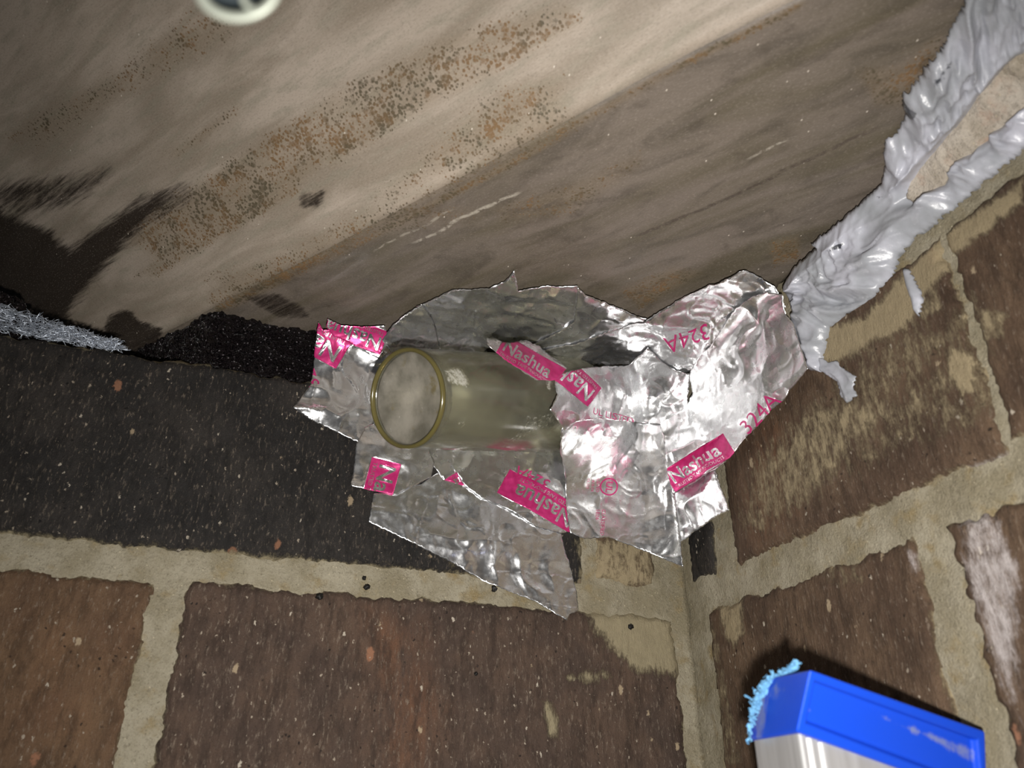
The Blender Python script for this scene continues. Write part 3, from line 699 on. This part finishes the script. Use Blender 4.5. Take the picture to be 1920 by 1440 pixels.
# ------------------------------------------------------------------ black open-cell foam in the gap
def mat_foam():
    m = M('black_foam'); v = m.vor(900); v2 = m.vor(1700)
    m.set(Base_Color=m.mix(m.step(m.noise(500, 3), 0.4, 0.7), m.mix(m.step(m.vor(520), 0.24, 0.14), lin(30, 25, 27), lin(158, 150, 154)), lin(40, 33, 35)), Roughness=0.2, Specular_IOR_Level=1.0)  # pale flecks are cell-wall glints painted into the base colour
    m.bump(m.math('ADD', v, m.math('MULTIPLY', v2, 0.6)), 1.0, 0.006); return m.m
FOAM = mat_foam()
def foam(label, quads, seed, step=0.0019):
    V, F = [], []
    for (p00, p10, p11, p01) in quads:
        p00, p10, p11, p01 = map(np.array, (p00, p10, p11, p01))
        nu = max(2, int(np.linalg.norm(p10-p00)/step)); nv = max(2, int(np.linalg.norm(p01-p00)/step)); b = len(V)
        nrm = np.cross(p10-p00, p01-p00); nrm = nrm/np.linalg.norm(nrm)
        for i in range(nu+1):
            for j in range(nv+1):
                s, t = i/nu, j/nv; V.append(p00*(1-s)*(1-t)+p10*s*(1-t)+p11*s*t+p01*(1-s)*t)
        for i in range(nu):
            for j in range(nv): a = b+i*(nv+1)+j; F.append((a, a+nv+1, a+nv+2, a+1))
    V = np.array(V, float); c = V.mean(0)
    d = np.stack([noise(V*190, seed), noise(V*190+5, seed+1), noise(V*190+9, seed+2)], 1)*0.0045
    big = np.stack([noise(V*24, seed+3), noise(V*24+5, seed+4), 0*V[:, 0]], 1)*0.003
    me = pymesh('foam_strip', W(V+d+big), F); bm = bmesh.new(); bm.from_mesh(me); bmesh.ops.remove_doubles(bm, verts=bm.verts, dist=2e-5); bmesh.ops.recalc_face_normals(bm, faces=bm.faces); bm.to_mesh(me); bm.free()
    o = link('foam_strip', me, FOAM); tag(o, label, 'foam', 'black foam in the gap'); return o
z0, z1 = ZT+0.004, ZM-0.0035
A = C0+CD*0.012+np.array([0, 0.004]); fA = (-0.094, 1.004); fB = (0.13, 1.012); fC = (0.13, 1.16); fD = (-0.205, 1.165)
pt = lambda p, z: (p[0], p[1], z)
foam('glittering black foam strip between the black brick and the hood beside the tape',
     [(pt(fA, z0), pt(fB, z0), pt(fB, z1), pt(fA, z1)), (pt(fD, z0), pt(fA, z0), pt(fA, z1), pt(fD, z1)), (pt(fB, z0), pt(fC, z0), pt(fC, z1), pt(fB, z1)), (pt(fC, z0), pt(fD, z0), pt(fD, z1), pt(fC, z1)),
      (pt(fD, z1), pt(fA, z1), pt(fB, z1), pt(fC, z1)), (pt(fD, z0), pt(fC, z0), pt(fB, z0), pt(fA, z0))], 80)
gz = 0.625
gA, gB, gC, gD = (-0.52, 1.004), (-0.325, 1.02), (-0.30, 1.14), (-0.52, 1.14)
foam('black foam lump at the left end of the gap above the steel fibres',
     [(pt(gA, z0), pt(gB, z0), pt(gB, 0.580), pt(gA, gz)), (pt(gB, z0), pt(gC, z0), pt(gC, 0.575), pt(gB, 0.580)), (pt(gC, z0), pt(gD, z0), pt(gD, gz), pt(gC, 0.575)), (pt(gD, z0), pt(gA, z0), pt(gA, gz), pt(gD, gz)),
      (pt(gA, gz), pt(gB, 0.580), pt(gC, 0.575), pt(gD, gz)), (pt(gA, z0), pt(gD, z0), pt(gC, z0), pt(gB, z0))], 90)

# tangled bright fibres along the brick edge
def mat_fibre():
    m = M('steel_fibre'); m.set(Base_Color=lin(196, 204, 216), Metallic=0.6, Roughness=0.3); return m.m
rng = random.Random(5); bm = bmesh.new()
for k in range(1500):
    s = rng.random()**0.9; x = -0.50+s*0.305; wd = 0.042*(1-s)+0.008
    c = np.array([x+rng.uniform(-.01, .01), 1.0-rng.uniform(-0.004, 0.012)*(1.2-s), ZT+0.002+rng.uniform(0, 1.3)*wd])
    d = np.array([rng.gauss(1, .6), rng.gauss(0, .5), rng.gauss(-0.1, .5)]); d = d/np.linalg.norm(d)*rng.uniform(.004, .012)
    sd_ = np.cross(d, [rng.random(), rng.random(), rng.random()]); sd_ = sd_/np.linalg.norm(sd_)*0.0006; bend = np.array([rng.gauss(0, .002) for _ in range(3)])
    sd2 = np.cross(d, sd_); sd2 = sd2/np.linalg.norm(sd2)*0.0006
    prev = None
    for t, kk in ((-1, .3), (-.3, 1), (.4, 1), (1, .3)):
        p = c+d*t+bend*(1-t*t)
        ring = [bm.verts.new(W(p+q*kk)) for q in (sd_, -0.5*sd_+0.87*sd2, -0.5*sd_-0.87*sd2)]
        if prev:
            for i in range(3): bm.faces.new((prev[i], prev[(i+1) % 3], ring[(i+1) % 3], ring[i]))
        prev = ring
o = link('steel_wool', bm_mesh('steel_wool', bm, True), mat_fibre()); tag(o, 'glittering blue-grey steel fibres packed along the black brick edge at left', 'steel wool', kind='stuff')

# ------------------------------------------------------------------ aluminium rail with blue cap
def mat_blue():
    m = M('blue_plastic'); st = m.scaled(m.pos, (1, 1, 0.5)); n = m.noise(160, 5, 0.7, st)
    w = m.step(m.math('ADD', m.attr('wear'), m.math('MULTIPLY', n, 0.8)), 0.62, 0.82)
    c = m.mix(m.math('MULTIPLY', w, 0.7), lin(18, 70, 200), lin(128, 136, 160))
    m.set(Base_Color=c, Roughness=0.42, Specular_IOR_Level=0.4); m.bump(m.noise(700, 3), 0.12, 0.0005); return m.m
def mat_alu():
    m = M('brushed_aluminium'); n = m.noise(500, 4, 0.6, m.scaled(m.pos, (1, 1, 0.04)))
    m.set(Base_Color=m.mix(n, lin(176, 176, 176), lin(214, 214, 214)), Metallic=0.5, Roughness=m.step(n, 0.3, 0.7, 0.30, 0.48)); m.bump(n, 0.15, 0.0004); return m.m
At, Ab = at_depth(1519, 1255, .575), at_depth(1494, 1372, .572)
Bt, Bb = at_depth(1428, 1272, .660), at_depth(1402, 1387, .650)
Ct, Cb = at_depth(1848, 1371, .632), at_depth(1853, 1500, .625)
Dt, Db = Bt+(Ct-At), Bb+(Cb-Ab)
bm = bmesh.new(); vs = [bm.verts.new(W(p)) for p in (At, Bt, Dt, Ct, Ab, Bb, Db, Cb)]
bm.faces.new((vs[0], vs[1], vs[2], vs[3])); bm.faces.new((vs[4], vs[7], vs[6], vs[5]))
fw = bm.faces.new((vs[0], vs[3], vs[7], vs[4])); bm.faces.new((vs[3], vs[2], vs[6], vs[7])); bm.faces.new((vs[2], vs[1], vs[5], vs[6])); fn = bm.faces.new((vs[1], vs[0], vs[4], vs[5]))
bmesh.ops.recalc_face_normals(bm, faces=bm.faces)
bv = list({e for e in bm.edges})
bmesh.ops.inset_region(bm, faces=[fw], thickness=0.0030, depth=0.0)
bmesh.ops.inset_region(bm, faces=[fw], thickness=0.0005, depth=-0.0016)
# the round-shouldered edge farthest from the wide face
eB = [e for e in bm.edges if set(e.verts) == {vs[1], vs[2]}]
bmesh.ops.bevel(bm, geom=eB, offset=0.0085, segments=6, affect='EDGES', profile=0.5)
bm.edges.ensure_lookup_table()
sharp = [e for e in bm.edges if len(e.link_faces) == 2 and e.calc_face_angle(0) > 0.5]
bmesh.ops.bevel(bm, geom=sharp, offset=0.00035 if False else 0.0006, segments=3, affect='EDGES', profile=0.5)
bmesh.ops.triangulate(bm, faces=[f for f in bm.faces if len(f.verts) > 4])
bmesh.ops.subdivide_edges(bm, edges=[e for e in bm.edges if e.calc_length() > 0.004], cuts=3, use_grid_fill=True)
cap_me = bm_mesh('end_cap', bm, True)
pc = np.array([v.co[:] for v in cap_me.vertices]); px = proj((pc-OFF)/D)
attr(cap_me, 'wear', field(px, [([(1400, 1395), (1415, 1310), (1450, 1270), (1475, 1290), (1440, 1330), (1425, 1395)], 16, 0.40), ([(1525, 1280), (1560, 1290), (1600, 1320), (1540, 1310)], 12, 0.36),
                               ([(1512, 1325), (1535, 1345), (1530, 1360), (1515, 1350)], 7, 0.40), ([(1690, 1390), (1730, 1400), (1720, 1440), (1690, 1430)], 10, 0.36), ([(1620, 1330), (1780, 1385), (1770, 1395), (1620, 1345)], 8, 0.34), ([(1810, 1390), (1830, 1400), (1830, 1440), (1815, 1440)], 6, 0.34)]))
rail = empty('aluminium_rail', (W((Ab+Db)/2)[0], W((Ab+Db)/2)[1], 0.0)); tag(rail, 'upright aluminium rail with a scuffed blue plastic end cap by the side wall', 'metal rail')
m_ = cap_me.copy(); bpy.data.meshes.remove(m_)
cap = link('end_cap', cap_me, mat_blue()); adopt(cap, rail); cap['label'] = 'scuffed blue plastic end cap with a recessed panel'
md = cap.modifiers.new('sharp', 'WEIGHTED_NORMAL')
# extrusion: lips and shallow grooves on the wide face
a, b, c, d_ = W(Ab), W(Bb), W(Db), W(Cb); zc = min(a[2], b[2], c[2], d_[2])
eb, ec = (b-a)[:2], (d_-a)[:2]; lb, lc = np.linalg.norm(eb), np.linalg.norm(ec); ub, uc = eb/lb, ec/lc
def pl(s, t): return a[:2]+ub*s+uc*t
g = 0.0011; q = 0.0007
prof = [pl(g, g+q), pl(g+q*0.3, g+q*.3), pl(g+q, g), pl(lb-g-q, g), pl(lb-g, g+q), pl(lb-g, lc-g-q), pl(lb-g-q, lc-g), pl(g+q, lc-g), pl(g, lc-g-q)]
wide = []
for t0 in (0.0030, 0.0062, lc-0.0085, lc-0.0050):
    wide += [pl(g, t0), pl(g+0.0010, t0+0.0003), pl(g+0.0010, t0+0.0013), pl(g, t0+0.0016)]
prof = wide+prof[::-1] if False else prof+wide[::-1]
bm = bmesh.new(); ztop = max(a[2], b[2], c[2], d_[2])+0.001
lo_ = [bm.verts.new((p[0], p[1], 0.0)) for p in prof]; nr = len(prof)
top = []
nb = np.cross(b-a, d_-a)
for p in prof:                          # cut to the slope of the cap's open side, a hair inside it
    z = a[2]-(nb[0]*(p[0]-a[0])+nb[1]*(p[1]-a[1]))/nb[2]+0.0012
    top.append(bm.verts.new((p[0], p[1], z)))
for i in range(nr): bm.faces.new((lo_[i], lo_[(i+1) % nr], top[(i+1) % nr], top[i]))
bm.faces.new(lo_[::-1]); bm.faces.new(top); bmesh.ops.recalc_face_normals(bm, faces=bm.faces)
rb = link('rail_body', bm_mesh('rail_body', bm), mat_alu()); adopt(rb, rail)
# shaved plastic curls on the cap's worn shoulder
m = M('blue_shavings'); m.set(Base_Color=lin(104, 160, 200), Roughness=0.8); SHV = m.m
rng = random.Random(8); bm = bmesh.new()
path = [(1404, 1392, .648), (1407, 1360, .650), (1414, 1330, .652), (1424, 1302, .654), (1440, 1282, .655), (1458, 1270, .650), (1476, 1262, .640), (1488, 1256, .632), (1492, 1240, .628)]
def along(t):
    k = min(int(t*(len(path)-1)), len(path)-2); f = t*(len(path)-1)-k; p0, p1 = path[k], path[k+1]
    return [p0[i]*(1-f)+p1[i]*f for i in range(3)]
for k in range(420):
    t = rng.betavariate(2.2, 1.5); x, y, dd = along(t); sp = 2.5+7*math.sin(math.pi*min(1, t))**1.5
    if t > 0.93: sp = 2.5
    p = at_depth(x+rng.gauss(0, sp*.6), y+rng.gauss(0, sp*.6), dd-0.012+rng.uniform(-.004, .004))
    d = np.array([rng.gauss(0, 1) for _ in range(3)]); d = d/np.linalg.norm(d)*rng.uniform(.0012, .0034)
    w = np.cross(d, [rng.gauss(0, 1) for _ in range(3)]); w = w/np.linalg.norm(w)*rng.uniform(.0004, .0013); cu = np.array([rng.gauss(0, .0012) for _ in range(3)])
    v = [bm.verts.new(W(p+d*s+w*r+cu*(1-s*s))) for s in (-1, 0, 1) for r in (-1, 1)]
    for i in (0, 2): bm.faces.new((v[i], v[i+1], v[i+3], v[i+2]))
shv = link('shaved_fringe', bm_mesh('shaved_fringe', bm), SHV); adopt(shv, rail); shv['kind'] = 'stuff'; shv['label'] = 'pale blue frayed plastic shavings'
s = shv.modifiers.new('thick', 'SOLIDIFY'); s.thickness = 0.0001

# ------------------------------------------------------------------ out-of-focus metal eye near the lens
m = M('zinc'); m.set(Base_Color=m.mix(m.noise(200, 4), lin(176, 180, 166), lin(146, 152, 142)), Metallic=0.35, Roughness=0.5); ZINC = m.m
ED = 0.27
ec_ = at_depth(445, -28, ED); k = ED/FPX
def pxo(x, y, dz=0.0): return at_depth(445+x, -28+y, ED+dz)
def torus(name, cx, cy, rx, ry, tube_r, parent, n=48, mtl=None):
    V, F = [], []
    for i in range(n):
        a = 2*math.pi*i/n
        for j in range(14):
            b = 2*math.pi*j/14; r_ = tube_r*math.cos(b)
            V.append(pxo(cx+(rx+r_)*math.cos(a), cy+(ry+r_)*math.sin(a), tube_r*math.sin(b)*k))
    for i in range(n):
        for j in range(14): F.append((i*14+j, i*14+(j+1) % 14, ((i+1) % n)*14+(j+1) % 14, ((i+1) % n)*14+j))
    o = link(name, pymesh(name, W(np.array(V)), F), mtl or ZINC); adopt(o, parent); return o
eye = empty('damper_eye', W(ec_)); tag(eye, 'blurred pale metal double eye hanging at the top edge near the lens', 'metal eye')
torus('outer_ring', 0, 0, 74, 60, 11, eye)
torus('link', 40, 22, 30, 24, 6, eye, 32)
m = M('dark_backing'); m.set(Base_Color=lin(40, 48, 52), Roughness=0.6)  # plain dark disc added behind the rings to darken their holes
bm = bmesh.new(); cen = [pxo(0, 0, 0.012), pxo(0, 0, 0.018)]; rg = [[bm.verts.new(W(pxo(74*math.cos(t*math.pi/20), 62*math.sin(t*math.pi/20), dz))) for t in range(40)] for dz in (0.012, 0.018)]
for t in range(40): bm.faces.new((rg[0][t], rg[0][(t+1) % 40], rg[1][(t+1) % 40], rg[1][t]))
bm.faces.new(rg[0][::-1]); bm.faces.new(rg[1]); o = link('backing_disc', bm_mesh('backing_disc', bm), m.m); adopt(o, eye); o['label'] = 'dark disc added behind the rings so their holes look dark'
bm = bmesh.new(); p0, p1 = W(pxo(0, -60)), W(pxo(0, -60)); 
rs = np.array(W(pxo(0, -58))); sx = (ec_/np.linalg.norm(ec_))
zt = None
xy = (np.array(pxo(0, -58))[:2]-C0)@CN; zt = hood_z(np.array([xy]))[0]
top_p = np.array([*pxo(0, -58)[:2], zt]); top_w = W(top_p)
mtx = Matrix.Translation(Vector((rs+top_w)/2)); L = float(top_w[2]-rs[2])
bmesh.ops.create_cone(bm, cap_ends=True, segments=16, radius1=0.0016, radius2=0.0016, depth=L, matrix=mtx)
o = link('hanger_rod', bm_mesh('hanger_rod', bm, True), ZINC); adopt(o, eye)

# ------------------------------------------------------------------ loose crumbs
m = M('soot_crumb'); m.set(Base_Color=lin(18, 15, 13), Roughness=0.6); CRUMB = m.m
def crumb(label, x, y, r, seed):
    rr_ = rays([(x, y)])[0]; P = rr_*(1.0-0.004)/rr_[1]
    bm = bmesh.new(); bmesh.ops.create_icosphere(bm, subdivisions=3, radius=1.0)
    V = np.array([v.co[:] for v in bm.verts]); k_ = 1+0.45*fbm(V*1.6+seed, seed, 3)
    for v, kk in zip(bm.verts, k_): v.co = Vector(W(P))+v.co*kk*r
    o = link('soot_crumb', bm_mesh('soot_crumb', bm, True), CRUMB); tag(o, label, 'soot crumb', 'black crumbs stuck on the mortar')
crumb('round black crumb on the mortar joint left of the lowest tape tip', 688, 1101, 0.0011, 3)
crumb('tiny black crumb just above the round one on the mortar joint', 683, 1084, 0.0007, 5)
crumb('elongated black crumb on the mortar against the lowest tape edge', 927, 1104, 0.0010, 7)
crumb('black crumb on the brown brick just under the mortar joint', 599, 1119, 0.0012, 9)
crumb('dark brown crumb on the mortar smear right of the lowest tape tip', 1182, 1176, 0.0012, 11)
crumb('single black speck in the middle of the brown brick', 892, 1263, 0.0007, 13)
